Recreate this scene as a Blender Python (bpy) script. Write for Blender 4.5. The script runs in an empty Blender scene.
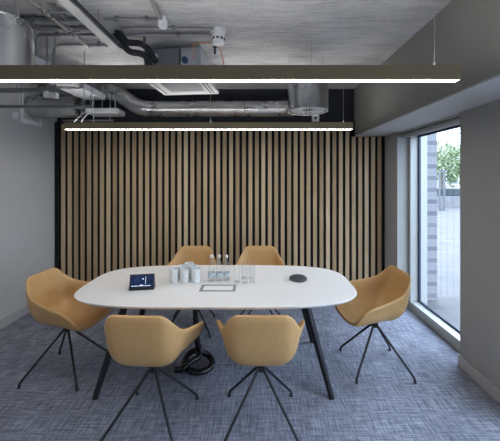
import bpy, bmesh, math, random
from mathutils import Vector, Matrix
random.seed(7)
C = bpy.context.scene.collection
S = bpy.context.scene
PI = math.pi
H = 1.65          # camera height
F = 310.0         # focal length in pixels (500 wide frame)
def R(d): return math.radians(d)

# ------------------------------------------------------------------ materials
def mat(name, col, rough=.5, metal=0., **kw):
    m = bpy.data.materials.new(name); m.use_nodes = True
    b = m.node_tree.nodes['Principled BSDF']
    b.inputs['Base Color'].default_value = (*col, 1)
    b.inputs['Roughness'].default_value = rough
    b.inputs['Metallic'].default_value = metal
    for k, v in kw.items():
        b.inputs[k.replace('_', ' ')].default_value = v
    return m
def nodes(m): return m.node_tree.nodes, m.node_tree.links, m.node_tree.nodes['Principled BSDF']
def ramp(N, stops):
    r = N.new('ShaderNodeValToRGB'); e = r.color_ramp.elements
    while len(e) < len(stops): e.new(.5)
    for i, (p, c) in enumerate(stops):
        e[i].position = p; e[i].color = (*c, 1)
    return r
def noise(N, L, vec, scale, detail=4, rough=.55, sc=(1, 1, 1)):
    mp = N.new('ShaderNodeMapping'); mp.inputs['Scale'].default_value = sc
    L.new(vec, mp.inputs['Vector'])
    n = N.new('ShaderNodeTexNoise'); n.inputs['Scale'].default_value = scale
    n.inputs['Detail'].default_value = detail; n.inputs['Roughness'].default_value = rough
    L.new(mp.outputs['Vector'], n.inputs['Vector'])
    return n.outputs['Fac']
def mth(N, L, op, a, b):
    m = N.new('ShaderNodeMath'); m.operation = op
    for i, v in enumerate((a, b)):
        if isinstance(v, (int, float)): m.inputs[i].default_value = v
        else: L.new(v, m.inputs[i])
    return m.outputs[0]
def bump(N, L, b, h, strength=.2, dist=.01):
    bp = N.new('ShaderNodeBump'); bp.inputs['Strength'].default_value = strength
    bp.inputs['Distance'].default_value = dist
    L.new(h, bp.inputs['Height']); L.new(bp.outputs['Normal'], b.inputs['Normal'])

def noisy(name, c1, c2, scale, rough=.6, metal=0., sc=(1, 1, 1), bs=.1, detail=4):
    m = mat(name, c1, rough, metal); N, L, b = nodes(m)
    tc = N.new('ShaderNodeTexCoord')
    f = noise(N, L, tc.outputs['Object'], scale, detail, .6, sc)
    r = ramp(N, [(.3, c1), (.7, c2)]); L.new(f, r.inputs['Fac'])
    L.new(r.outputs['Color'], b.inputs['Base Color'])
    if bs: bump(N, L, b, f, bs)
    return m

M = {}
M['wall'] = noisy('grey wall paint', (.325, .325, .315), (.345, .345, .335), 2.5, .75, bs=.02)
M['wall_lit'] = noisy('wall grey with light in colour', (.50, .50, .49), (.53, .53, .52), 2.5, .75, bs=.02)  # wall grey raised: light on the left wall and soffit is in the colour
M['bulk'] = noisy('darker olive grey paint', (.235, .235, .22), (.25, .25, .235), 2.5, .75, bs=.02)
M['base'] = mat('grey skirting paint', (.42, .42, .42), .5)
M['dark'] = noisy('dark navy paint', (.016, .019, .026), (.021, .025, .034), 3, .8, bs=0)
def concrete():
    m = mat('board marked concrete', (.4, .4, .38), .85); N, L, b = nodes(m)
    tc = N.new('ShaderNodeTexCoord'); o = tc.outputs['Object']
    f1 = noise(N, L, o, 1.3, 6, .6, (1, 2.2, 1))
    f2 = noise(N, L, o, 9, 5, .7, (.35, 3.5, 1))
    f3 = noise(N, L, o, 60, 3, .7, (.5, 1.2, 1))
    s = mth(N, L, 'ADD', mth(N, L, 'MULTIPLY', f1, .45), mth(N, L, 'MULTIPLY', f2, .35))
    s = mth(N, L, 'ADD', s, mth(N, L, 'MULTIPLY', f3, .2))
    r = ramp(N, [(.37, (.27, .27, .268)), (.5, (.50, .50, .50)), (.63, (.70, .70, .70))])
    L.new(s, r.inputs['Fac']); L.new(r.outputs['Color'], b.inputs['Base Color'])
    bump(N, L, b, s, .5, .02)
    return m
M['concrete'] = concrete()
def carpet():
    m = mat('woven blue grey carpet', (.15, .16, .19), .95); N, L, b = nodes(m)
    tc = N.new('ShaderNodeTexCoord'); o = tc.outputs['Object']
    fx = noise(N, L, o, 1, 3, .7, (6, 85, 1))
    fy = noise(N, L, o, 1, 3, .7, (85, 6, 1))
    fg = noise(N, L, o, 140, 2, .6)
    fb = noise(N, L, o, 2.0, 2, .5)
    mx = mth(N, L, 'MULTIPLY', mth(N, L, 'ADD', fx, fy), .5)
    s = mth(N, L, 'ADD', mth(N, L, 'MULTIPLY', mx, .68), mth(N, L, 'MULTIPLY', fg, .2))
    s = mth(N, L, 'ADD', s, mth(N, L, 'MULTIPLY', fb, .12))
    r = ramp(N, [(.40, (.085, .093, .122)), (.50, (.195, .208, .262)), (.60, (.375, .395, .48))])
    L.new(s, r.inputs['Fac']); L.new(r.outputs['Color'], b.inputs['Base Color'])
    b.inputs['Specular IOR Level'].default_value = .15
    bump(N, L, b, s, .3, .004)
    return m
M['carpet'] = carpet()
def wood():
    m = mat('oak veneer slats', (.4, .3, .2), .5); N, L, b = nodes(m)
    tc = N.new('ShaderNodeTexCoord'); o = tc.outputs['Object']
    g = N.new('ShaderNodeNewGeometry')
    add = N.new('ShaderNodeVectorMath'); add.operation = 'ADD'
    cm = N.new('ShaderNodeCombineXYZ'); L.new(mth(N, L, 'MULTIPLY', g.outputs['Random Per Island'], 37.), cm.inputs['Z'])
    L.new(o, add.inputs[0]); L.new(cm.outputs[0], add.inputs[1])
    f = noise(N, L, add.outputs[0], 1, 5, .65, (70, 70, 2.2))
    f2 = noise(N, L, add.outputs[0], 1, 2, .5, (5, 5, 1.1))
    s = mth(N, L, 'ADD', mth(N, L, 'MULTIPLY', f, .4), mth(N, L, 'MULTIPLY', f2, .25))
    s = mth(N, L, 'ADD', s, mth(N, L, 'MULTIPLY', g.outputs['Random Per Island'], .3))
    r = ramp(N, [(.28, (.32, .21, .11)), (.5, (.54, .385, .225)), (.68, (.70, .54, .35))])
    L.new(s, r.inputs['Fac']); L.new(r.outputs['Color'], b.inputs['Base Color'])
    bump(N, L, b, f, .12, .003)
    return m
M['wood'] = wood()
M['felt'] = mat('black felt backing', (.006, .006, .007), .95)
M['tabletop'] = mat('white laminate', (.86, .85, .84), .32)
M['blackmetal'] = mat('black powder coat', (.012, .013, .016), .42, .2)
M['tan'] = noisy('tan leather upholstery', (.53, .315, .125), (.57, .34, .14), 22, .48, bs=.06)
M['bronze'] = mat('bronze anodised aluminium', (.30, .235, .135), .45, .3)
M['wire'] = mat('steel wire', (.45, .45, .45), .35, .8)
def emis(name, col, s):
    m = bpy.data.materials.new(name); m.use_nodes = True
    N, L, b = nodes(m)
    b.inputs['Base Color'].default_value = (.8, .8, .8, 1)
    b.inputs['Emission Color'].default_value = (*col, 1); b.inputs['Emission Strength'].default_value = s
    return m
M['led'] = emis('led diffuser', (1, .96, .91), 22)
M['uplight'] = emis('added ceiling uplight', (1, .98, .96), 17)  # upward glow added, unseen, to brighten the ceiling
def galv():
    m = mat('galvanised steel', (.55, .56, .57), .3, 1.); N, L, b = nodes(m)
    tc = N.new('ShaderNodeTexCoord')
    f = noise(N, L, tc.outputs['Object'], 5, 3, .5)
    r = ramp(N, [(.3, (.46, .47, .48)), (.7, (.57, .58, .59))]); L.new(f, r.inputs['Fac'])
    L.new(r.outputs['Color'], b.inputs['Base Color'])
    r2 = ramp(N, [(.3, (.25,)*3), (.7, (.33,)*3)]); L.new(f, r2.inputs['Fac']); L.new(r2.outputs['Color'], b.inputs['Roughness'])
    return m
M['galv'] = galv()
M['galvdark'] = mat('weathered conduit steel', (.30, .31, .32), .4, .9)
M['conduit'] = mat('conduit steel', (.36, .37, .38), .42, .75)
M['white'] = mat('white plastic', (.78, .79, .80), .4)
M['grey'] = mat('light grey enclosure', (.42, .44, .47), .5)
M['midgrey'] = mat('mid grey enclosure', (.22, .23, .24), .5)
M['label'] = mat('pale label', (.7, .72, .74), .5)
M['insul'] = mat('black pipe insulation', (.018, .021, .028), .75)
M['copper'] = mat('copper', (.75, .33, .18), .35, .9)
M['blue'] = mat('dark blue knob', (.02, .05, .12), .5)
M['blackplastic'] = mat('black plastic', (.015, .016, .018), .35)
M['puck'] = mat('dark grey fabric', (.05, .055, .06), .7)
M['chain'] = mat('glossy black plastic chain', (.008, .008, .010), .18)
M['frame'] = mat('grey aluminium window frame', (.40, .41, .40), .45, .2)
M['gasket'] = mat('dark blue gasket', (.02, .035, .07), .5)
M['blind'] = mat('grey roller blind fabric', (.36, .36, .36), .7)
M['cup'] = None
def cupmat():
    m = mat('pale speckled ceramic', (.74, .77, .78), .3); N, L, b = nodes(m)
    tc = N.new('ShaderNodeTexCoord')
    f = noise(N, L, tc.outputs['Object'], 60, 2, .5, (1, 1, .5))
    r = ramp(N, [(.42, (.68, .71, .72)), (.6, (.80, .82, .82))]); L.new(f, r.inputs['Fac'])
    L.new(r.outputs['Color'], b.inputs['Base Color']); return m
M['cup'] = cupmat()
M['glass'] = mat('clear glass', (1, 1, 1), .02, 0, Transmission_Weight=1., IOR=1.45)
M['thinglass'] = bpy.data.materials.new('window glass'); M['thinglass'].use_nodes = True
def thin():
    m = M['thinglass']; N = m.node_tree.nodes; L = m.node_tree.links; N.clear()
    o = N.new('ShaderNodeOutputMaterial'); mx = N.new('ShaderNodeMixShader'); t = N.new('ShaderNodeBsdfTransparent')
    t.inputs[0].default_value = (.93, .96, .97, 1)
    g = N.new('ShaderNodeBsdfGlossy'); g.inputs['Roughness'].default_value = .01
    fr = N.new('ShaderNodeFresnel'); fr.inputs['IOR'].default_value = 1.35
    ge = N.new('ShaderNodeNewGeometry'); L.new(mth(N, L, 'MULTIPLY', fr.outputs[0], mth(N, L, 'SUBTRACT', 1., ge.outputs['Backfacing'])), mx.inputs[0]); L.new(t.outputs[0], mx.inputs[1]); L.new(g.outputs[0], mx.inputs[2]); L.new(mx.outputs[0], o.inputs[0])
thin()
M['glass'] = M['thinglass'].copy(); M['glass'].name = 'clear drinking glass'
def clear():
    N = M['glass'].node_tree.nodes; L = M['glass'].node_tree.links
    lw = N.new('ShaderNodeLayerWeight'); lw.inputs['Blend'].default_value = .5
    f = mth(N, L, 'ADD', mth(N, L, 'MULTIPLY', mth(N, L, 'POWER', lw.outputs['Facing'], 2.5), .7), .05)
    for nd in list(N):
        if nd.type == 'BSDF_TRANSPARENT': nd.inputs[0].default_value = (.97, .975, .98, 1)
        if nd.type == 'BSDF_GLOSSY': nd.inputs['Roughness'].default_value = .12
        if nd.type == 'MIX_SHADER': L.new(f, nd.inputs[0])
clear()
def screen():
    m = bpy.data.materials.new('tablet screen'); m.use_nodes = True; N, L, b = nodes(m)
    b.inputs['Base Color'].default_value = (.01, .012, .02, 1); b.inputs['Roughness'].default_value = .15
    tc = N.new('ShaderNodeTexCoord')
    f = noise(N, L, tc.outputs['Object'], 40, 3, .6)
    r = ramp(N, [(.35, (.006, .012, .05)), (.7, (.03, .07, .22))]); L.new(f, r.inputs['Fac'])
    L.new(r.outputs['Color'], b.inputs['Emission Color']); b.inputs['Emission Strength'].default_value = .45
    return m
M['screen'] = screen()
M['icon'] = emis('screen icons', (.45, .65, .9), .6)
def brick():
    m = mat('pale brick', (.6, .6, .66), .85); N, L, b = nodes(m)
    tc = N.new('ShaderNodeTexCoord')
    sx = N.new('ShaderNodeSeparateXYZ'); L.new(tc.outputs['Object'], sx.inputs[0])
    cm = N.new('ShaderNodeCombineXYZ')
    L.new(mth(N, L, 'ADD', sx.outputs['X'], sx.outputs['Y']), cm.inputs['X']); L.new(sx.outputs['Z'], cm.inputs['Y'])
    br = N.new('ShaderNodeTexBrick'); L.new(cm.outputs[0], br.inputs['Vector'])
    br.inputs['Color1'].default_value = (.165, .16, .185, 1); br.inputs['Color2'].default_value = (.115, .115, .145, 1)
    br.inputs['Mortar'].default_value = (.24, .24, .26, 1)
    br.inputs['Scale'].default_value = 1; br.inputs['Brick Width'].default_value = .23; br.inputs['Row Height'].default_value = .0804
    br.inputs['Mortar Size'].default_value = .010; br.inputs['Bias'].default_value = 0
    band = mth(N, L, 'LESS_THAN', mth(N, L, 'MODULO', mth(N, L, 'ADD', sx.outputs['Z'], 2.), .1608), .0804)
    mxx = N.new('ShaderNodeMix'); mxx.data_type = 'RGBA'; L.new(mth(N, L, 'MULTIPLY', band, .8), mxx.inputs[0])
    L.new(br.outputs['Color'], mxx.inputs[6]); mxx.inputs[7].default_value = (.24, .24, .26, 1)
    L.new(mxx.outputs[2], b.inputs['Base Color'])
    return m
M['brick'] = brick()
def paving():
    m = mat('pale stone paving', (.6, .59, .6), .7); N, L, b = nodes(m)
    tc = N.new('ShaderNodeTexCoord')
    f = noise(N, L, tc.outputs['Object'], 1, 5, .7, (.9, 3.2, 1))
    r = ramp(N, [(.35, (.048, .045, .050)), (.5, (.064, .060, .064)), (.65, (.090, .084, .086))]); L.new(f, r.inputs['Fac'])
    L.new(r.outputs['Color'], b.inputs['Base Color']); return m
M['paving'] = paving()
M['leafmat'] = noisy('green leaves', (.09, .14, .06), (.24, .29, .15), 1.5, .6, bs=0)
M['bark'] = noisy('grey bark', (.16, .14, .12), (.3, .27, .24), 8, .9, bs=.2)
M['stone'] = noisy('grey stone coping', (.13, .13, .145), (.18, .18, .19), 3, .8, bs=0)
M['darkstone'] = noisy('dark hedge base', (.03, .038, .045), (.05, .06, .07), 5, .85, bs=0)
M['render'] = noisy('cream render', (.32, .30, .25), (.38, .35, .30), .7, .8, bs=0)
M['win'] = mat('dark far windows', (.20, .24, .28), .2)
M['steelpost'] = mat('grey painted steel', (.12, .125, .14), .5, .3)

# ------------------------------------------------------------------ geometry helpers
def add_box(bm, lo, hi, mi=0):
    vs = [bm.verts.new((x, y, z)) for x in (lo[0], hi[0]) for y in (lo[1], hi[1]) for z in (lo[2], hi[2])]
    for f in ((0, 1, 3, 2), (4, 6, 7, 5), (0, 4, 5, 1), (2, 3, 7, 6), (0, 2, 6, 4), (1, 5, 7, 3)):
        bm.faces.new([vs[i] for i in f])
def frames(pts):
    pts = [Vector(p) for p in pts]; n = len(pts); out = []
    up = None
    for i in range(n):
        t = (pts[min(i + 1, n - 1)] - pts[max(i - 1, 0)]).normalized()
        if up is None:
            a = Vector((0, 0, 1)) if abs(t.z) < .9 else Vector((1, 0, 0))
            up = (a - t * a.dot(t)).normalized()
        else:
            up = (up - t * up.dot(t)).normalized()
        out.append((pts[i], t, up, t.cross(up)))
    return out
def add_tube(bm, pts, r, seg=12, cap=True):
    fr = frames(pts); rs = r if isinstance(r, (list, tuple)) else [r] * len(fr)
    rings = []
    for (p, t, u, v), rr in zip(fr, rs):
        rings.append([bm.verts.new(p + u * (rr * math.cos(2 * PI * k / seg)) + v * (rr * math.sin(2 * PI * k / seg))) for k in range(seg)])
    for a, b in zip(rings, rings[1:]):
        for k in range(seg):
            bm.faces.new((a[k], a[(k + 1) % seg], b[(k + 1) % seg], b[k]))
    if cap:
        bm.faces.new(rings[0][::-1]); bm.faces.new(rings[-1])
def add_lathe(bm, prof, seg=32, c=(0, 0, 0), close=False):
    rings = []
    for (r, z) in prof:
        if r < 1e-6: rings.append([bm.verts.new((c[0], c[1], c[2] + z))])
        else: rings.append([bm.verts.new((c[0] + r * math.cos(2 * PI * k / seg), c[1] + r * math.sin(2 * PI * k / seg), c[2] + z)) for k in range(seg)])
    for a, b in zip(rings, rings[1:]):
        for k in range(seg):
            k2 = (k + 1) % seg
            if len(a) == 1 and len(b) == 1: continue
            if len(a) == 1: bm.faces.new((a[0], b[k2], b[k]))
            elif len(b) == 1: bm.faces.new((a[k], a[k2], b[0]))
            else: bm.faces.new((a[k], a[k2], b[k2], b[k]))
def spline(P, n=8):
    P = [Vector(p) for p in P]; out = []
    for i in range(len(P) - 1):
        p0 = P[max(i - 1, 0)]; p1 = P[i]; p2 = P[i + 1]; p3 = P[min(i + 2, len(P) - 1)]
        for k in range(n):
            t = k / n
            out.append(.5 * ((2 * p1) + (p2 - p0) * t + (2 * p0 - 5 * p1 + 4 * p2 - p3) * t * t + (3 * p1 - p0 - 3 * p2 + p3) * t ** 3))
    out.append(P[-1]); return out
def obj(name, bm, m, parent=None, smooth=False, bevel=0, loc=None, angle=40):
    bmesh.ops.recalc_face_normals(bm, faces=bm.faces)
    me = bpy.data.meshes.new(name); bm.to_mesh(me); bm.free()
    for mm in (m if isinstance(m, (list, tuple)) else [m]): me.materials.append(mm)
    o = bpy.data.objects.new(name, me); C.objects.link(o)
    if parent: o.parent = parent
    if loc: o.location = loc
    if bevel:
        md = o.modifiers.new('b', 'BEVEL'); md.width = bevel; md.segments = 2; md.limit_method = 'ANGLE'
    if smooth:
        for p in me.polygons: p.use_smooth = True
        me.set_sharp_from_angle(angle=R(angle))
    return o
def boxo(name, lo, hi, m, parent=None, bevel=0):
    bm = bmesh.new(); add_box(bm, lo, hi); return obj(name, bm, m, parent, bevel=bevel)
def tubeo(name, pts, r, m, parent=None, seg=12):
    bm = bmesh.new(); add_tube(bm, pts, r, seg); return obj(name, bm, m, parent, smooth=True)
def latho(name, prof, m, parent=None, seg=32, c=(0, 0, 0), loc=None):
    bm = bmesh.new(); add_lathe(bm, prof, seg, c); return obj(name, bm, m, parent, smooth=True, loc=loc)
def tag(o, label=None, cat=None, group=None, kind=None):
    if label: o['label'] = label
    if cat: o['category'] = cat
    if group: o['group'] = group
    if kind: o['kind'] = kind
    return o
def thing(name, label, cat, loc=(0, 0, 0), rz=0, group=None):
    o = bpy.data.objects.new(name, None); C.objects.link(o); o.empty_display_size = .1
    o.location = loc; o.rotation_euler = (0, 0, rz)
    return tag(o, label, cat, group)
def copy_tree(o, parent=None):
    c = o.copy(); C.objects.link(c); c.parent = parent
    for ch in list(o.children): copy_tree(ch, c)
    return c
def struct(o, label=None): o['kind'] = 'structure'; (label and o.__setitem__('label', label)); return o
def at(px, py, Y): return Vector(((px - 255) * Y / F, Y, H + (178 - py) * Y / F))

# ------------------------------------------------------------------ room shell
XL, XR, XB = -2.78, 1.80, 1.39
YB, YF = 4.357, -2.4
ZC, ZS = 2.90, 2.23
W0, W1 = 2.72, 3.92      # window opening along Y
XW = 1.94                # window frame plane
struct(boxo('floor', (XL - .1, YF - .1, -.1), (XW + .12, YB + .1, 0), M['carpet']), 'blue grey woven carpet floor')
struct(boxo('ceiling', (XL - .1, YF - .1, ZC), (XW + .3, YB + .1, ZC + .15), M['concrete']), 'bare board-marked concrete ceiling')
struct(boxo('wall_left', (XL - .1, YF - .1, 0), (XL, YB + .1, ZC), M['wall_lit']))  # light falling on this wall is put into its paler grey
struct(boxo('wall_back', (XL, YB, 0), (XW + .12, YB + .1, ZC), M['dark']))
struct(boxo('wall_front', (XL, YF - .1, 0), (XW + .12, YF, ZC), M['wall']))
bm = bmesh.new()
V0, V1 = -1.3, 1.95     # unseen second window added for fill daylight, beside and behind the camera
add_box(bm, (XR, YF, 0), (XW + .12, V0, ZS)); add_box(bm, (XR, V1, 0), (XW + .12, W0, ZS)); add_box(bm, (XR, W1, 0), (XW + .12, YB, ZS))
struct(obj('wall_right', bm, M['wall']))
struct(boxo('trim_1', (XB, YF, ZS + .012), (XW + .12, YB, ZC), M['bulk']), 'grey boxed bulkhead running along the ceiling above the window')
struct(boxo('trim_3', (XB, YF, ZS), (XW + .12, YB, ZS + .012), M['wall_lit']), 'flat soffit under the boxed bulkhead, bounced daylight put into its colour')  # daylight bouncing up from outside is painted in as a paler tone
struct(boxo('baseboard_left', (XL, YF, 0), (XL + .014, YB - .06, .10), M['base'], bevel=.003))
bm = bmesh.new(); add_box(bm, (XR - .014, V1 - .012, 0), (XR, W0 + .012, .10)); add_box(bm, (XR - .014, W1 - .01, 0), (XR, YB - .06, .10))
struct(obj('baseboard_right', bm, M['base'], bevel=.003))

# windows
def make_window(name, lab, W0, W1, mull=()):
    w = tag(bpy.data.objects.new(name, None), lab, None, None, 'structure'); C.objects.link(w)
    w.location = (XW, (W0 + W1) / 2, 0)
    def wl(p): return (p[0] - XW, p[1] - (W0 + W1) / 2, p[2])
    bm = bmesh.new()
    add_box(bm, wl((XW, W0, 0)), wl((XW + .11, W1, .105)))
    add_box(bm, wl((XW, W0, 2.18)), wl((XW + .11, W1, ZS)))
    for a, b in [(W0, W0 + .05), (W1 - .05, W1)] + [(m - .03, m + .03) for m in mull]:
        add_box(bm, wl((XW, a, .105)), wl((XW + .11, b, 2.18)))
    obj('window_frame', bm, M['frame'], w, bevel=.002)
    y0, y1, z0, z1 = W0 + .05, W1 - .05, .105, 2.18
    bm = bmesh.new()
    add_box(bm, wl((XW + .095, y0, z0)), wl((XW + .12, y1, z0 + .022)))
    add_box(bm, wl((XW + .095, y0, z1 - .022)), wl((XW + .12, y1, z1)))
    add_box(bm, wl((XW + .095, y0, z0 + .022)), wl((XW + .12, y0 + .022, z1 - .022)))
    add_box(bm, wl((XW + .095, y1 - .022, z0 + .022)), wl((XW + .12, y1, z1 - .022)))
    obj('gasket', bm, M['gasket'], w)
    boxo('pane', wl((XW + .104, y0 + .022, z0 + .022)), wl((XW + .110, y1 - .022, z1 - .022)), M['thinglass'], w)
make_window('window_1', 'tall window with grey aluminium frame', W0, W1)
make_window('fill_window', 'unseen second window added nearer the camera for fill daylight', V0, V1, (.3,))  # out-of-view window added to let in more daylight

# roller blind under the soffit
t = thing('roller_blind', 'grey rolled-up blind mounted across the top of the window', 'blind', (1.875, (W0 + W1) / 2, 2.18))
hw = (W1 - W0) / 2 - .02
tubeo('blind_roll', [(0, -hw, 0), (0, hw, 0)], .031, M['blind'], t, 20)
boxo('headrail', (-.045, -hw, .030), (.045, hw, .05), M['frame'], t, .002)
for s in (-hw, -hw * .1, hw - .012): boxo('bracket', (-.040, s, -.034), (.02, s + .010, .035), M['frame'], t, .001)

# slatted wall panel
t = thing('slat_panel', 'oak vertical slat panelling with black gaps covering the back wall', 'wall panel', (-.4, YB, 0))
YS = 4.30
def sl(x, y, z): return (x + .4, y - YB, z)
bm = bmesh.new(); add_box(bm, sl(-2.775, 4.319, 0), sl(1.388, YB - .001, 2.41)); add_box(bm, sl(1.388, 4.319, 0), sl(1.795, YB - .001, 2.225))
obj('backing', bm, M['felt'], t)
bm = bmesh.new()
for i in range(50):
    x = -2.665 + i * .0897
    zt = 2.40 if x < 1.37 else 2.225
    add_box(bm, sl(x - .0252, YS, .004), sl(x + .0252, 4.319, zt))
obj('slats', bm, M['wood'], t, bevel=.0015)
boxo('edge_trim', sl(-2.775, YS - .006, 0), sl(-2.72, 4.319, 2.41), M['felt'], t)
boxo('edge_trim', sl(1.762, YS - .006, 0), sl(1.795, 4.319, 2.225), M['felt'], t)
boxo('top_rail', sl(-2.775, YS - .004, 2.402), sl(1.385, 4.319, 2.425), M['felt'], t)

# ------------------------------------------------------------------ table
TX, TY, TA, TB = -.31, 2.715, 1.14, .528
TZ = .74
def outline(a, b, n=3.7, seg=120):
    o = []
    for k in range(seg):
        th = 2 * PI * k / seg; c, s = math.cos(th), math.sin(th)
        o.append((math.copysign(abs(c) ** (2 / n), c) * a, math.copysign(abs(s) ** (2 / n), s) * b))
    return o
t = thing('meeting_table', 'large white rounded meeting table on splayed black legs', 'table', (TX, TY, 0))
bm = bmesh.new(); rings = []
for z, ins in ((TZ - .026, .018), (TZ - .022, .012), (TZ - .006, 0), (TZ - .002, .001), (TZ, .004)):
    rings.append([bm.verts.new((x, y, z)) for x, y in outline(TA - ins, TB - ins)])
for a, b in zip(rings, rings[1:]):
    for k in range(len(a)): bm.faces.new((a[k], a[(k + 1) % len(a)], b[(k + 1) % len(a)], b[k]))
bm.faces.new(rings[0][::-1]); bm.faces.new(rings[-1])
obj('tabletop', bm, M['tabletop'], t, smooth=True, angle=30)
bm = bmesh.new()
for s in (-1, 1): add_box(bm, (-.72, s * .25 - .02, TZ - .066), (.72, s * .25 + .02, TZ - .026))
for s in (-1, 1): add_box(bm, (s * .70 - .03, -.25, TZ - .066), (s * .70 + .03, .25, TZ - .027))
obj('underframe', bm, M['blackmetal'], t, bevel=.003)
for sx in (-1, 1):
    for sy in (-1, 1):
        bm = bmesh.new()
        add_tube(bm, [(sx * .70, sy * .26, TZ - .03), (sx * .76, sy * .305, TZ - .26), (sx * .885, sy * .40, 0.004)], [.029, .028, .021], 16)
        lg = obj('leg', bm, M['blackmetal'], t, smooth=True)
# cable hatch
hx0, hx1, hy0, hy1 = -.45 - TX, -.158 - TX, 2.487 - TY, 2.636 - TY
bm = bmesh.new(); z0, z1 = TZ - .001, TZ + .003; e = .02
add_box(bm, (hx0, hy0, z0), (hx1, hy0 + e, z1)); add_box(bm, (hx0, hy1 - e, z0), (hx1, hy1, z1))
add_box(bm, (hx0, hy0 + e, z0), (hx0 + e, hy1 - e, z1)); add_box(bm, (hx1 - e, hy0 + e, z0), (hx1, hy1 - e, z1))
hatch = obj('cable_hatch', bm, mat('grey hatch frame', (.30, .30, .31), .45, .3), t)
boxo('lid', (hx0 + e + .004, hy0 + e + .004, z0), (hx1 - e - .004, hy1 - e - .004, z1 - .0005), M['tabletop'], hatch)
boxo('brush_strip', (hx0 + e, hy0 + e, z0), (hx1 - e, hy1 - e, z0 + .0016), M['blackplastic'], hatch)

# cable spine coiling on the floor
path = spline([(-.535, 2.74, .700), (-.53, 2.74, .45), (-.52, 2.76, .22), (-.49, 2.82, .09), (-.42, 2.84, .045), (-.36, 2.76, .034),
               (-.36, 2.64, .034), (-.43, 2.565, .034), (-.53, 2.57, .034), (-.62, 2.64, .04), (-.63, 2.76, .06), (-.57, 2.82, .09), (-.50, 2.76, .10),
               (-.49, 2.68, .10), (-.55, 2.62, .095), (-.63, 2.58, .05), (-.70, 2.60, .033)], 12)
bm = bmesh.new()
L = [0]
path = [Vector((-.49 + (p.x + .49) * .84, 2.69 + (p.y - 2.69) * .84, p.z)) for p in path]
for a, b in zip(path, path[1:]): L.append(L[-1] + (b - a).length)
pts, rr = [], []
n = int(L[-1] / .008)
j = 0
for k in range(n + 1):
    d = L[-1] * k / n
    while j < len(L) - 2 and L[j + 1] < d: j += 1
    u = (d - L[j]) / max(L[j + 1] - L[j], 1e-6)
    pts.append(path[j].lerp(path[j + 1], u)); rr.append(.026 if k % 3 else .020)
add_tube(bm, pts, rr, 14)
cs = obj('cable_spine', bm, M['chain'], None, smooth=True, angle=80)
tag(cs, 'glossy black segmented cable spine hanging under table and coiled on carpet', 'cable cover')

# ------------------------------------------------------------------ chair
def make_chair():
    root = thing('tub_chair', 'x', 'chair')
    half = [(0, -.265, .845), (.10, -.263, .845), (.150, -.256, .840), (.182, -.238, .812), (.210, -.207, .765), (.232, -.165, .722), (.255, -.10, .694), (.277, -.02, .674),
            (.296, .06, .655), (.304, .12, .642), (.298, .170, .612), (.278, .210, .56), (.240, .238, .502), (.14, .258, .476), (0, .262, .470)]
    hs = spline(half, 4)
    full = hs + [Vector((-p.x, p.y, p.z)) for p in hs[-2:0:-1]]
    n = len(full); cen = Vector((0, .0, .460)); K = 14
    bm = bmesh.new(); rings = []
    cv = bm.verts.new(cen)
    for k in range(1, K + 1):
        ring = []
        for p in full:
            ph = (k / K) * PI / 2
            hgt = p.z - cen.z
            e = 2 / 3.3
            hf = math.sin(ph) ** e; vf = 1 - math.cos(ph) ** e
            if k == K: vf = 1
            # higher walls are drawn in toward the seat, lip flares out
            wall = min(1, hgt / .2)
            sh = 1 - .21 * wall * (1 - vf) ** .5
            back = max(0, -p.y / .27)
            x = p.x * hf * sh * (1 + .42 * back * back * (1 - vf))
            y = cen.y + (p.y - cen.y) * hf * (sh if p.y > -.1 else 1 - .10 * wall * (1 - vf) ** .6)
            z = cen.z + hgt * vf - .0 * hf
            ring.append(bm.verts.new((x, y, z)))
        rings.append(ring)
    for k in range(n): bm.faces.new((cv, rings[0][k], rings[0][(k + 1) % n]))
    for a, b in zip(rings, rings[1:]):
        for k in range(n): bm.faces.new((a[k], b[k], b[(k + 1) % n], a[(k + 1) % n]))
    sh = obj('shell', bm, M['tan'], root)
    for p in sh.data.polygons: p.use_smooth = True
    # normals up = inside; thicken outwards
    md = sh.modifiers.new('s', 'SOLIDIFY'); md.thickness = .024; md.offset = -1 if sh.data.polygons[0].normal.z > 0 else 1
    md = sh.modifiers.new('u', 'SUBSURF'); md.levels = md.render_levels = 1
    bm = bmesh.new()
    add_lathe(bm, [(0, .438), (.085, .438), (.085, .428), (.032, .422), (.028, .345), (.022, .338), (0, .338)], 24)
    obj('swivel_hub', bm, M['blackmetal'], root, smooth=True)
    for sx in (-1, 1):
        for sy in (-1, 1):
            c = .235
            P = [Vector((sx * .012, sy * .012, .368)), Vector((sx * .12, sy * .12, .205))]
            P += spline([(sx * .215, sy * .215, .062), (sx * .230, sy * .230, .036), (sx * c, sy * c, .016), (sx * c, sy * c, .004)], 4)
            bm = bmesh.new(); add_tube(bm, P, .0095, 10)
            lg = obj('leg', bm, M['blackmetal'], root, smooth=True)
            latho('foot_glide', [(0, 0), (.013, 0), (.013, .006), (0, .006)], M['blackplastic'], lg, 12, c=(sx * c, sy * c, 0))
    return root
chair = make_chair()
spots = [(.04, 2.11, 0, 0, 'tan tub chair on near side of table, right of the two seen from behind'),
         (-.69, 2.105, -6, -3, 'tan tub chair on near side of table, left of the two seen from behind'),
         (-1.607, 2.657, -3, -94, 'tan tub chair at left end of table beside the grey wall'),
         (1.053, 2.73, 0, 94, 'tan tub chair at right end of table beside the window'),
         (-.71, 3.43, 2, 180, 'tan tub chair on far side of table behind the white cups'),
         (.06, 3.43, 0, 180, 'tan tub chair on far side of table behind the drinking glasses')]
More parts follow.
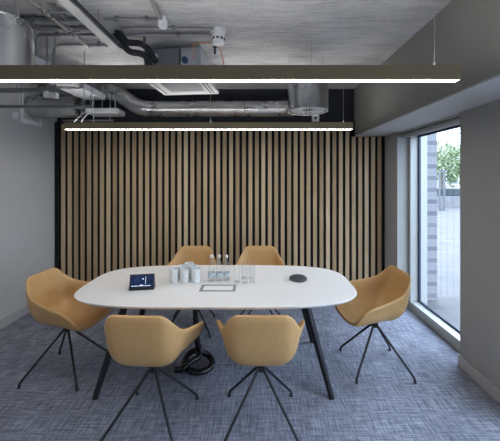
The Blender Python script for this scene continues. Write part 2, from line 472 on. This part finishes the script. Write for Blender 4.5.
for i, (x, y, br, sr, lab) in enumerate(spots):
    o = chair if i == 0 else copy_tree(chair)
    o.location = (x, y, 0); o.rotation_euler = (0, 0, R(br)); o['label'] = lab; o['group'] = 'tan tub chairs around the meeting table'
    for ch in o.children:
        if ch.name.startswith('shell'):
            ch.rotation_euler = (0, 0, R(sr - br))
            if abs(abs(sr) - 94) < 1: ch.location = Matrix.Rotation(R(sr - br), 3, 'Z') @ Vector((0, .035, 0))

# ------------------------------------------------------------------ things on the table
def make_cup():
    return latho('cup', [(0, 0), (.034, 0), (.036, .004), (.0425, .119), (.0415, .120), (.0395, .118), (.034, .008), (0, .006)], M['cup'], seg=28)
cup = make_cup()
cs_ = [(-.71, 2.715, 'pale cup at left of the front row of three'), (-.616, 2.712, 'pale cup in middle of the front row of three'),
       (-.517, 2.714, 'pale cup at right of the front row of three, nearest the bottles'), (-.655, 2.80, 'pale cup at left of the second row of cups'),
       (-.560, 2.80, 'pale cup at right of the second row of cups'), (-.612, 2.885, 'pale cup standing alone at the back of the cup triangle')]
for i, (x, y, lab) in enumerate(cs_):
    o = cup if i == 0 else cup.copy()
    if i: C.objects.link(o)
    o.location = (x, y, TZ); tag(o, lab, 'cup', 'pale cups on the white table')
def make_bottle():
    b = thing('water_bottle', 'x', 'bottle')
    latho('bottle_body', [(0, 0), (.026, 0), (.030, .006), (.030, .115), (.027, .135), (.015, .175), (.0125, .19), (.0125, .21)], M['glass'], b, 28)
    latho('cap', [(0, .226), (.0135, .226), (.0145, .223), (.0145, .203), (.0130, .203), (0, .2095)], M['white'], b, 20)
    m = mat('bottle label', (.5, .58, .62), .5); N, L_, bb = nodes(m)
    tc = N.new('ShaderNodeTexCoord'); f = noise(N, L_, tc.outputs['Object'], 120, 2)
    r = ramp(N, [(.44, (.12, .22, .26)), (.5, (.62, .68, .70))]); L_.new(f, r.inputs['Fac']); L_.new(r.outputs['Color'], bb.inputs['Base Color'])
    latho('bottle_label', [(.0302, .032), (.0306, .032), (.0306, .072), (.0302, .072)], m, b, 28)
    return b
bt = make_bottle()
for i, (x, y, lab) in enumerate([(-.387, 2.755, 'clear glass water bottle with white cap, nearest the cups'),
                                 (-.320, 2.76, 'clear glass water bottle with white cap, middle of three'),
                                 (-.253, 2.755, 'clear glass water bottle with white cap, nearest the drinking glasses')]):
    o = bt if i == 0 else copy_tree(bt)
    o.location = (x, y, TZ); o['label'] = lab; o['group'] = 'water bottles on the table'
gl = latho('drinking_glass', [(0, .010), (.0225, .011), (.0245, .0), (.0255, .003), (.0285, .149), (.0280, .151), (.0272, .150)], M['glass'], seg=28)
for i, (x, y, lab) in enumerate([(-.158, 2.69, 'tall clear drinking glass nearest the bottles'),
                                 (-.088, 2.675, 'tall clear drinking glass in middle of the front row of glasses'),
                                 (-.024, 2.69, 'tall clear drinking glass at right of the front row'),
                                 (-.100, 2.80, 'tall clear drinking glass at left of the back pair'),
                                 (-.036, 2.79, 'tall clear drinking glass at right of the back pair')]):
    o = gl if i == 0 else gl.copy()
    if i: C.objects.link(o)
    o.location = (x, y, TZ); tag(o, lab, 'glass', 'drinking glasses on the table')
# tablet
t = thing('tablet_controller', 'black wedge touch panel with dark blue screen on left of table', 'tablet', (-.925, 2.545, TZ), R(9))
bm = bmesh.new()
prof = [(-.035, 0), (-.038, .012), (-.002, .118), (.006, .121), (.055, .0)]
vs = [[bm.verts.new((x, y, z)) for y, z in prof] for x in (-.096, .096)]
for k in range(5): bm.faces.new((vs[0][k], vs[0][(k + 1) % 5], vs[1][(k + 1) % 5], vs[1][k]))
bm.faces.new(vs[0]); bm.faces.new(vs[1][::-1])
obj('body', bm, M['blackplastic'], t, bevel=.002)
ny, nz = -.947, .3215        # screen plane normal
def sp(u, v, d):   # u across, v 0..1 up the slope
    y = -.038 + (.036) * v; z = .012 + .106 * v
    return (u, y + ny * d, z + nz * d)
def quad(name, u0, u1, v0, v1, d, m, par):
    bm = bmesh.new()
    a = [bm.verts.new(sp(u, v, dd)) for dd in (-.002, d) for u, v in ((u0, v0), (u1, v0), (u1, v1), (u0, v1))]
    for f in ((0, 1, 2, 3), (4, 5, 6, 7), (0, 1, 5, 4), (1, 2, 6, 5), (2, 3, 7, 6), (3, 0, 4, 7)): bm.faces.new([a[i] for i in f])
    return obj(name, bm, m, par)
scr = quad('screen', -.088, .088, .14, .95, .0008, M['screen'], t)
bm = bmesh.new()
def qb(u0, u1, v0, v1):
    a = [bm.verts.new(sp(u, v, dd)) for dd in (.0002, .0014) for u, v in ((u0, v0), (u1, v0), (u1, v1), (u0, v1))]
    for f in ((0, 1, 2, 3), (4, 5, 6, 7), (0, 1, 5, 4), (1, 2, 6, 5), (2, 3, 7, 6), (3, 0, 4, 7)): bm.faces.new([a[i] for i in f])
qb(-.080, .070, .20, .235); qb(-.012, .010, .24, .29); qb(.004, .014, .66, .74); qb(.028, .031, .35, .85)
obj('icons', bm, M['icon'], scr)
# conference mic
t = thing('speakerphone', 'round dark grey conference speakerphone on right of white table', 'speakerphone', (.385, 2.77, TZ))
latho('body', [(0, 0), (.068, 0), (.078, .006), (.080, .016), (.070, .028), (.045, .035), (0, .036)], M['puck'], t, 40)
latho('speaker_ring', [(.050, .0335), (.053, .0345), (.056, .0325), (.053, .030)], M['blackplastic'], t, 40)

# ------------------------------------------------------------------ lights
def linear_light(Y, zb, x0, x1, wires, label):
    wd, hh = .062, .076; cx = (x0 + x1) / 2
    t = thing('linear_pendant', label, 'pendant light', (cx, Y + wd / 2, zb), 0, 'bronze linear pendant lights')
    hl = (x1 - x0) / 2
    bm = bmesh.new()
    add_box(bm, (-hl, -wd / 2, 0), (hl, -wd / 2 + .008, hh)); add_box(bm, (-hl, wd / 2 - .008, 0), (hl, wd / 2, hh))
    add_box(bm, (-hl, -wd / 2 + .008, hh - .016), (hl, wd / 2 - .008, hh - .008))
    obj('housing', bm, M['bronze'], t)
    for s in (-1, 1):
        a, b = sorted((s * hl, s * (hl + .003))); boxo('end_cap', (a, -wd / 2, 0), (b, wd / 2, hh), M['bronze'], t)
    boxo('diffuser', (-hl, -wd / 2 + .008, .002), (hl, wd / 2 - .008, .008), M['led'], t)
    boxo('added_uplight', (-hl, -wd / 2 + .008, hh - .008), (hl, wd / 2 - .008, hh - .003), M['uplight'], t)  # unseen glowing strip added on top to light the ceiling
    for x in wires:
        wr = tubeo('suspension_wire', [(x - cx, 0, hh), (x - cx, 0, ZC - zb)], .0022, M['wire'], t, 6)
        latho('wire_grip', [(0, 0), (.006, 0), (.006, .022), (.003, .028), (0, .028)], M['wire'], wr, 10, c=(x - cx, 0, hh))
linear_light(1.66, H + .529, -2.06, 1.103, (.98, -1.9), 'long bronze linear pendant light nearest the camera')
linear_light(3.39, H + .534, -2.09, 1.07, (-1.78, -.49, .975), 'long bronze linear pendant light in front of the slatted wall')
bm = bmesh.new()
add_tube(bm, spline([(-1.93, 3.40, 2.35), (-1.95, 3.40, 2.33), (-1.99, 3.41, 2.28), (-2.0, 3.42, 2.245)], 5), .004, 8)
add_tube(bm, spline([(-1.90, 3.40, 2.36), (-1.905, 3.40, 2.31), (-1.93, 3.40, 2.27), (-1.925, 3.41, 2.24)], 5), .004, 8)

bm.free()

# ------------------------------------------------------------------ services under the ceiling
def drum(x, y, lab):
    t = thing('drum_diffuser', lab, 'air diffuser', (x, y, H + .655), 0, 'round steel air diffusers hanging from ceiling')
    r, h = .196, .335
    latho('drum', [(r - .012, 0.012), (r - .012, 0), (r, 0), (r, h - .012), (r + .006, h - .010), (r + .006, h), (r - .01, h), (r - .012, .02)], M['galv'], t, 64)
    bm = bmesh.new(); add_lathe(bm, [(0, .02), (.03, .012), (.05, .02), (r - .013, .02), (r - .013, .028), (0, .028)], 48)
    vp = obj('swirl_plate', bm, M['galvdark'], t, smooth=True)
    bm = bmesh.new()
    for k in range(18):
        a = 2 * PI * k / 18
        ca, sa = math.cos(a), math.sin(a)
        v = []
        for (rr, w_) in ((.065, .005), (.165, .014)):
            for s in (-1, 1):
                for z in (.008, .0215):
                    v.append(bm.verts.new((rr * ca - s * w_ * sa, rr * sa + s * w_ * ca, z)))
        for f in ((0, 1, 3, 2), (4, 6, 7, 5), (0, 4, 5, 1), (2, 3, 7, 6), (0, 2, 6, 4), (1, 5, 7, 3)): bm.faces.new([v[i] for i in f])
    obj('swirl_blades', bm, M['white'], vp)
    latho('lid', [(0, h - .006), (r - .012, h - .006), (r - .012, h), (0, h)], M['galv'], t, 48)
    for k in range(3):
        a = -PI / 2 + 2 * PI * k / 3 + (.0 if x > 0 else PI / 3 + .18)
        lx, ly = (r + .004) * math.cos(a), (r + .004) * math.sin(a)
        lg = boxo('lug', (lx - .012, ly - .006, h - .035), (lx + .012, ly + .006, h - .005), M['galv'], t, .002)
        tubeo('hanger_wire', [(lx, ly, h - .02), (lx, ly, ZC - H - .655)], .0025, M['wire'], t, 6)
    return t
drum(.521, 3.05, 'galvanised steel drum air diffuser above right of table')
drum(-1.64, 1.97, 'galvanised steel drum air diffuser at top left, nearest the camera')

# spiral duct
def duct(pts, r, name, lab, pitch=.07, n=14):
    P = spline(pts, n); L = [0]
    for a, b in zip(P, P[1:]): L.append(L[-1] + (b - a).length)
    m = int(L[-1] / (pitch / 5)); pp, rr = [], []; j = 0
    for k in range(m + 1):
        d = L[-1] * k / m
        while j < len(L) - 2 and L[j + 1] < d: j += 1
        pp.append(P[j].lerp(P[j + 1], (d - L[j]) / max(1e-6, L[j + 1] - L[j]))); rr.append(r + (.0035 if k % 5 == 0 else 0))
    bm = bmesh.new(); add_tube(bm, pp, rr, 36)
    return tag(obj(name, bm, M['galv'], None, smooth=True, angle=60), lab, 'duct')
d = duct([(.521, 3.252, 2.50), (.521, 3.7, 2.54), (.50, 3.98, 2.558), (.30, 4.10, 2.565), (-.1, 4.10, 2.565), (-.7, 4.10, 2.565), (-1.35, 4.10, 2.565), (-1.56, 4.10, 2.60), (-1.73, 4.08, 2.71), (-1.90, 4.06, 2.775), (-2.15, 4.06, 2.78), (-2.5, 4.06, 2.78), (-2.775, 4.06, 2.78)],
     .100, 'spiral_duct', 'silver spiral air duct running above the slatted wall with an S bend')
bm = bmesh.new(); add_tube(bm, [(-1.31, 3.975, 2.60), (-1.31, 4.02, 2.58)], .034, 20)
pt = obj('inspection_port', bm, M['galvdark'], d, smooth=True)
d2 = duct([(XL + .012, 3.85, 2.525), (-2.55, 3.85, 2.525), (-2.3, 3.85, 2.525), (-2.17, 3.85, 2.525)],
     .125, 'round_duct', 'short round silver duct passing through the left wall')
bm = bmesh.new()
for lo, hi in (((XL, 3.66, 2.31), (XL + .012, 4.03, 2.365)), ((XL, 3.66, 2.365), (XL + .012, 3.71, 2.71)), ((XL, 3.98, 2.365), (XL + .012, 4.03, 2.71)), ((XL, 3.71, 2.66), (XL + .012, 3.98, 2.71))): add_box(bm, lo, hi)
obj('wall_collar', bm, M['white'], d2)

# cassette air conditioner
t = thing('ceiling_air_conditioner', 'white square grille air conditioner with grey box hung from ceiling', 'air conditioner', (-.745, 3.17, H + .937), R(-5))
x0, x1, y0, y1 = -.31, .315, -.33, .32
bm = bmesh.new(); e = .12
for lo, hi in (((x0, y0, 0), (x1, y0 + e, .03)), ((x0, y1 - e, 0), (x1, y1, .03)), ((x0, y0 + e, 0), (x0 + e, y1 - e, .03)), ((x1 - e, y0 + e, 0), (x1, y1 - e, .03))): add_box(bm, lo, hi)
obj('face_panel', bm, mat('off white panel', (.45, .455, .46), .5), t, bevel=.004)
bm = bmesh.new(); add_box(bm, (x0 + e, y0 + e, .018), (x1 - e, y1 - e, .028))
for k in range(14):
    y = y0 + e + (y1 - y0 - 2 * e) * (k + .5) / 14; add_box(bm, (x0 + e, y - .008, .004), (x1 - e, y + .008, .018))
obj('intake_grille', bm, mat('pale grey grille', (.30, .31, .32), .5), t)
for a, b in ((x0 + .045, x0 + .057), (x1 - .085, x1 - .073), (x1 - .05, x1 - .038)): boxo('air_slot', (a, y0 + .1, -.002), (b, y1 - .06, .01), M['puck'], t)
boxo('case', (x0 + .04, y0 + .03, .03), (x1 - .04, y1 - .04, .268), M['grey'], t, .006)
cb = boxo('control_box', (-.235, y0 - .015, .06), (.085, y0 + .03, .25), mat('blue grey steel box', (.20, .215, .235), .5, .3), t, .004)
boxo('rating_label', (-.20, y0 - .018, .135), (-.115, y0 - .014, .20), M['label'], cb)
boxo('drain_pump', (.105, y0 - .04, .04), (.22, y0 + .03, .21), M['grey'], t, .004)
bm = bmesh.new(); add_tube(bm, [(.15, y0 - .065, .12), (.15, y0 - .035, .12)], .028, 18); obj('pump_knob', bm, M['blue'], t, smooth=True)
for a in (x0 + .06, x1 - .06):
    for b in (y0 + .06, y1 - .08): tubeo('hanger_rod', [(a, b, .26), (a, b, ZC - H - .935)], .005, M['wire'], t, 8)

# copper pipe
def P2(l, Y): return [at(a, b, Y) for a, b in l]
t = thing('copper_pipe', 'thin copper pipe with dark valve rising beside the air conditioner', 'pipe', (0, 0, 0))
tubeo('tube', spline(P2([(194, 60), (193.5, 52), (193, 44.5), (195, 42.8), (205, 43), (217, 43.5), (219, 45), (222, 56), (224, 66)], 2.74), 5), .0045, M['copper'], t, 10)
v = tubeo('valve', P2([(214.8, 44), (215, 54)], 2.74), .009, M['blackplastic'], t, 10)
bm = bmesh.new(); add_tube(bm, P2([(212.8, 47), (217.6, 47)], 2.735), .007, 8); obj('valve_handle', bm, M['blackplastic'], v, smooth=True)

# insulated refrigerant lines
t = thing('insulated_pipes', 'pair of black insulated pipes curving from cable tray to air conditioner', 'pipes')
def P3(l): return [at(a, b, Y) for a, b, Y in l]
tubeo('insulated_pipe', spline(P3([(113, 34, 2.635), (116, 38, 2.65), (121, 43, 2.66), (130, 51.5, 2.68), (139, 53.5, 2.70), (146, 57, 2.74), (150, 66, 2.78), (155, 70, 2.86)]), 8), .027, M['insul'], t, 16)
tubeo('insulated_pipe', spline(P3([(117, 30, 2.635), (121, 35, 2.65), (127, 42, 2.68), (134, 43, 2.70), (141, 44, 2.72), (148, 49, 2.76), (153, 57, 2.80), (157, 62, 2.86)]), 8), .027, M['insul'], t, 16)
tubeo('pipe_bracket', P3([(144.5, 36, 2.70), (144.5, 44, 2.70)]), .012, mat('olive bracket', (.12, .11, .06), .6), t, 8)

# cable tray (open ladder basket) running away from camera
t = thing('cable_tray', 'galvanised wire basket cable tray running along ceiling at upper left', 'cable tray', (-1.27, 1.7, H + 1.10))
L0, L1 = -.6, .92
for sx, r in ((-.10, .011), ):
    bm = bmesh.new(); add_tube(bm, [(sx - .03, L0, 0), (sx - .03, L1, 0)], r, 8); add_tube(bm, [(sx - .03, L0, .04), (sx - .03, L1, .04)], .004, 8)
    obj('side_rail', bm, M['galv'], t, smooth=True)
bm = bmesh.new(); add_box(bm, (.055, L0, -.012), (.130, L1, .045)); obj('side_rail', bm, mat('bright zinc', (.62, .63, .65), .45, .5), t, bevel=.003)
tubeo('tray_cable', [(.150, L0, .0), (.150, L1 - .02, .0)], .013, M['insul'], t, 10)
y = .1
while y < L1:
    tubeo('rung', [(-.13, y, 0), (.08, y, 0)], .007, M['galv'], t, 8); y += .13
for y in (-.4, .6):
    for sx in (-.13, .11): tubeo('hanger_rod', [(sx, y, .02), (sx, y, ZC - H - 1.10)], .004, M['wire'], t, 6)

# conduits
def conduit(pts, r, lab, m='conduit', clips=()):
    t = thing('conduit_pipe', lab, 'conduit')
    tubeo('pipe', pts, r, M[m], t, 12)
    for c in clips: boxo('pipe_clip', (c[0] - .012, c[1] - r - .006, c[2] - r - .004), (c[0] + .012, c[1] + r + .006, ZC), M['galvdark'], t, .001)
    return t
zc = ZC - .022
def cx(px, Y): return (px - 255) * Y / F
conduit([(cx(104, 2.40), 2.40, zc), (cx(162, 2.40), 2.40, zc)], .010, 'slim conduit ending at the smaller white ceiling detector', clips=[(cx(147, 2.4), 2.4, zc), (cx(117, 2.4), 2.4, zc)])
conduit([(cx(120, 2.55), 2.55, zc), (cx(214, 2.55), 2.55, zc)], .011, 'slim conduit leading to upper side of the larger ceiling detector', clips=[(cx(174, 2.55), 2.55, zc)])
Yb = 2.66
conduit(spline([(cx(36.5, Yb), Yb, 2.682), (cx(36.5, Yb), Yb, 2.78), (cx(37.5, Yb), Yb, 2.845), (cx(41, Yb), Yb, 2.872), (cx(48, Yb), Yb, zc), (cx(120, Yb), Yb, zc), (cx(212, Yb), Yb, zc)], 6), .014,
        'longer steel conduit that bends down at left end and reaches the larger detector', clips=[(cx(58, Yb), Yb, zc), (cx(178, Yb), Yb, zc)])
Yb = 2.85
conduit(spline([(cx(53.5, Yb), Yb, 2.682), (cx(53.5, Yb), Yb, 2.79), (cx(55, Yb), Yb, 2.845), (cx(59, Yb), Yb, 2.872), (cx(66, Yb), Yb, zc), (cx(90, Yb), Yb, zc), (cx(128, Yb), Yb, zc)], 6), .013,
        'steel conduit that bends down at left end, behind the longer bent one', clips=[(cx(99, Yb), Yb, zc)])
conduit([(cx(-20, 2.40), 2.40, 2.865), (cx(86, 2.40), 2.40, 2.865)], .030, 'thick dark pipe crossing the ceiling behind the large drum', 'galvdark', [(cx(36, 2.4), 2.4, 2.865)])
conduit([(cx(-20, 2.50), 2.50, 2.862), (cx(100, 2.50), 2.50, 2.862)], .022, 'thinner dark pipe crossing the ceiling beside the thick dark one', 'galvdark', [(cx(62, 2.5), 2.5, 2.862)])
conduit([(-.675, .9, zc - .004), (-.675, 1.5, zc - .004), (-.725, 2.37, zc - .004)], .017, 'steel conduit running away from camera to the smaller detector', clips=[(-.70, 1.8, zc)])
conduit([(-1.44, 1.98, zc - .01), (-1.44, 2.32, zc - .01)], .022, 'steel conduit running away from camera left of the cable tray', 'galvdark', [(-1.44, 2.2, zc)])
# detectors
t = thing('ceiling_detector', 'smaller white ceiling detector at end of a single conduit', 'detector', (cx(162.5, 2.40), 2.405, ZC))
latho('base', [(0, 0), (.030, 0), (.032, -.03), (0, -.03)], M['white'], t, 28)
latho('sensor_head', [(0, -.03), (.036, -.03), (.037, -.07), (.028, -.085), (0, -.09)], M['white'], t, 28)
t = thing('ceiling_detector', 'larger white two-tier ceiling detector with dark slots', 'detector', (cx(218.3, 2.60), 2.60, ZC))
latho('base', [(0, 0), (.058, 0), (.060, -.035), (.050, -.042), (0, -.042)], M['white'], t, 36)
sh = latho('sensor_head', [(0, -.042), (.052, -.042), (.056, -.06), (.054, -.115), (.040, -.130), (0, -.133)], M['white'], t, 36)
bm = bmesh.new()
for k in range(10):
    a = 2 * PI * k / 10 + PI / 10; ca, sa = math.cos(a), math.sin(a); v = []
    for rr in (.045, .0575):
        for s in (-1, 1):
            for z in (-.100, -.084): v.append(bm.verts.new((rr * ca - s * .010 * sa, rr * sa + s * .010 * ca, z)))
    for f in ((0, 1, 3, 2), (4, 6, 7, 5), (0, 4, 5, 1), (2, 3, 7, 6), (0, 2, 6, 4), (1, 5, 7, 3)): bm.faces.new([v[i] for i in f])
obj('sensor_slots', bm, M['puck'], sh)

# trunking + struts at left
t = thing('cable_trunking', 'broad pale steel trunking running towards slatted wall at upper left', 'cable trunking', (-1.97, 2.9, H + .96))
boxo('channel', (-.135, -1.0, 0), (.125, .92, .07), M['grey'], t, .004)
boxo('joint_plate', (-.139, .35, -.004), (.129, .42, .074), M['galv'], t, .002)
for y in (-.6, .7):
    for sx in (-.12, .11): tubeo('hanger_rod', [(sx, y, .06), (sx, y, ZC - H - .96)], .004, M['wire'], t, 6)
def strut(p0, p1, r, lab, rods):
    t = thing('support_strut', lab, 'support bar', ((p0[0] + p1[0]) / 2, p0[1], p0[2]))
    hw = (p1[0] - p0[0]) / 2
    boxo('channel', (-hw, -r, -r), (hw, r, r), M['galvdark'], t, .003)
    for x in rods: tubeo('threaded_rod', [(x - t.location.x, 0, 0), (x - t.location.x, 0, ZC - p0[2])], .005, M['wire'], t, 6)
strut((XL + .002, 2.80, 2.44), (cx(48, 2.8), 2.80, 2.44), .018, 'upper dark horizontal support bar at top left', (-2.5, -2.15))
strut((XL + .002, 3.05, 2.352), (cx(92, 3.05), 3.05, 2.352), .014, 'long dark support bar below the pale trunking at top left', (-2.3, -1.68))
strut((cx(58, 3.75), 3.83, 2.36), (cx(110, 3.75), 3.83, 2.36), .009, 'short thin support bar just above the far pendant light', (-2.14, -1.79))
t = tag(boxo('equipment_box', (cx(86, 3.6), 3.58, 2.40), (cx(118, 3.6), 3.80, 2.46), M['midgrey'], None, .004), 'flat grey box hung between duct bend and trunking', 'box')
for x in (cx(100, 3.6), cx(113, 3.6)): tubeo('hanger_rod', [(x, 3.65, 2.46), (x, 3.65, ZC)], .004, M['wire'], t, 6)
for px, py, Y, s, lab in ((47, 94.5, 2.72, .045, 'small white junction box left of the pale trunking'), (55, 95.5, 2.72, .045, 'small pale junction box directly beside the pale trunking')):
    p = at(px, py, Y)
    b = tag(boxo('junction_box', (p.x - s / 2, Y - .02, p.z - .025), (p.x + s / 2, Y + .02, p.z + .025), M['white'], None, .003), lab, 'junction box')
    tubeo('conduit_drop', [(p.x, Y, p.z + .025), (p.x, Y, ZC)], .006, M['conduit'], b, 8)
p = at(12, 112, 3.45)
tag(boxo('junction_box', (XL, 3.52, 2.33), (XL + .03, 3.60, 2.41), M['white'], None, .003), 'small white junction box mounted high on the left wall', 'junction box')
t = tag(boxo('wall_socket', (cx(311.8, YB), YB - .02, H + .79), (cx(319, YB), YB, H + .885), M['white'], None, .003), 'small white socket with dark hole above the slats, under the drum', 'socket')
bm = bmesh.new(); add_tube(bm, [(cx(315.4, YB), YB - .022, H + .838), (cx(315.4, YB), YB - .018, H + .838)], .018, 16); obj('socket_hole', bm, M['blackplastic'], t)
t = thing('dangling_cable', 'pair of thin cables drooping to left end of far pendant light', 'cable', (-2.0, 3.43, 2.253))
for pts in ([(.185, -.01, .64), (.175, 0, .20), (.08, 0, .10), (.01, 0, .03), (.0, 0, .0)], [(.205, -.01, .64), (.20, 0, .20), (.13, 0, .09), (.085, 0, .03), (.085, 0, 0)]):
    tubeo('cable', spline(pts, 6), .003, M['midgrey'], t, 8)

# ------------------------------------------------------------------ outside
struct(boxo('pavement', (XW + .12, -6, -.12), (60, 60, -.02), M['paving']), 'pale stone pavement outside the window')
struct(boxo('trim_2', (2.062, 3.93, -.02), (2.185, 4.22, 4.0), M['frame'], bevel=.002), 'pale metal-clad edge strip beside the brick pier')
tag(boxo('brick_pier', (2.18, 4.24, -.02), (2.49, 4.75, 4.0), M['brick']), 'pale brick pier just outside the window', 'brick pier')
t = thing('metal_stand', 'tall slim grey metal frame standing on pavement outside', 'metal frame', (9.65, 16, -.02))
for x in (-.12, .12): boxo('post', (x - .035, -.035, 0), (x + .035, .035, 2.1), M['steelpost'], t)
boxo('crossbar', (-.085, -.03, .03), (.085, .03, .12), M['steelpost'], t); boxo('crossbar', (-.085, -.03, 1.98), (.085, .03, 2.06), M['steelpost'], t)
t = thing('planter_wall', 'long low grey wall topped by a dark planted strip across the pavement', 'low wall', (13, 18, -.02))
boxo('wall', (-5, 0, 0), (9, .6, .62), M['stone'], t)
boxo('planting', (-4.9, .1, .62), (8.9, .5, 1.05), M['darkstone'], t, .05)
t = thing('building', 'cream building with tall windows far across the square', 'building', (20, 34, -.02))
boxo('wall', (-14, 0, 0), (16, 6, 5.2), M['render'], t)
for k in range(10):
    f = boxo('window', (-12.6 + k * 2.7, -.08, .9), (-11.2 + k * 2.7, .1, 4.0), M['white'], t)
    boxo('pane', (-12.5 + k * 2.7, -.10, 1.0), (-11.3 + k * 2.7, -.079, 3.9), M['win'], f)
def tree(x, y, h, r, n, lab, seed, sz=.16):
    rnd = random.Random(seed)
    t = thing('tree', lab, 'tree', (x, y, -.02), 0, 'trees outside across the pavement')
    bm = bmesh.new(); tips = []
    add_tube(bm, [(0, 0, 0), (.03, 0, h * .35), (-.02, .05, h * .9)], [.13, .10, .02], 8)
    for k in range(16):
        z = h * rnd.uniform(.28, .8); a = rnd.uniform(0, 2 * PI); l = r * rnd.uniform(.6, 1.0) * (1 - .4 * abs(z / h - .5))
        e = Vector((l * math.cos(a), l * math.sin(a), z + l * .5)); tips.append(e)
        add_tube(bm, [(0, 0, z), e * .5 + Vector((0, 0, z * .5)), e], [.045, .03, .01], 5)
    obj('trunk', bm, M['bark'], t, smooth=True)
    bm = bmesh.new()
    for k in range(n):
        c = tips[rnd.randrange(len(tips))] * rnd.uniform(.75, 1.05) + Vector([rnd.gauss(0, r * .2) for _ in range(3)])
        nn = Vector([rnd.gauss(0, 1) for _ in range(3)]).normalized(); u = nn.orthogonal().normalized(); v = nn.cross(u); s = sz * rnd.uniform(.5, 1)
        bm.faces.new([bm.verts.new(c + u * s * a + v * s * .6 * b) for a, b in ((-1, 0), (0, -1), (1, 0), (0, 1))])
    obj('foliage', bm, M['leafmat'], t)
tree(12.6, 21, 4.6, 1.6, 1500, 'leafy green tree behind the low wall, nearest the brick pier', 3)
tree(16.4, 24, 6.5, 1.9, 900, 'thinner bare-branched tree behind the low wall, further right', 5, .13)
tree(14.5, 28, 6.5, 2.2, 1800, 'taller green tree standing further back than the others', 8)

# ------------------------------------------------------------------ light + world
wd = bpy.data.worlds.new('world'); S.world = wd; wd.use_nodes = True
bg = wd.node_tree.nodes['Background']; bg.inputs[0].default_value = (.70, .82, 1.0, 1)
WN, WL = wd.node_tree.nodes, wd.node_tree.links
wt = WN.new('ShaderNodeTexCoord'); ws = WN.new('ShaderNodeSeparateXYZ'); WL.new(wt.outputs['Generated'], ws.inputs[0])
# overcast sky: zenith about three times the horizon
WL.new(mth(WN, WL, 'ADD', 4., mth(WN, WL, 'MULTIPLY', mth(WN, WL, 'MAXIMUM', ws.outputs['Z'], 0.), 6.5)), bg.inputs[1])
l = bpy.data.lights.new('fill_light', 'AREA'); l.shape = 'RECTANGLE'; l.size = 3.1; l.size_y = .09; l.energy = 12; l.color = (1, .96, .92)  # unseen fill light added overhead to brighten the left side of the floor
o = bpy.data.objects.new('fill_light', l); C.objects.link(o); o.location = (-1.5, .2, 2.18)
cam = bpy.data.cameras.new('camera'); co = bpy.data.objects.new('camera', cam); C.objects.link(co)
co.location = (0, 0, H); co.rotation_euler = (R(90), 0, 0)
cam.sensor_width = 36; cam.sensor_fit = 'HORIZONTAL'; cam.lens = F * 36 / 500
cam.shift_x = -.01; cam.shift_y = -.085; cam.clip_start = .05; cam.clip_end = 300
S.camera = co
S.view_settings.view_transform = 'Standard'; S.view_settings.look = 'None'
S.view_settings.exposure = .32; S.view_settings.gamma = 1; S.view_settings.use_curve_mapping = False
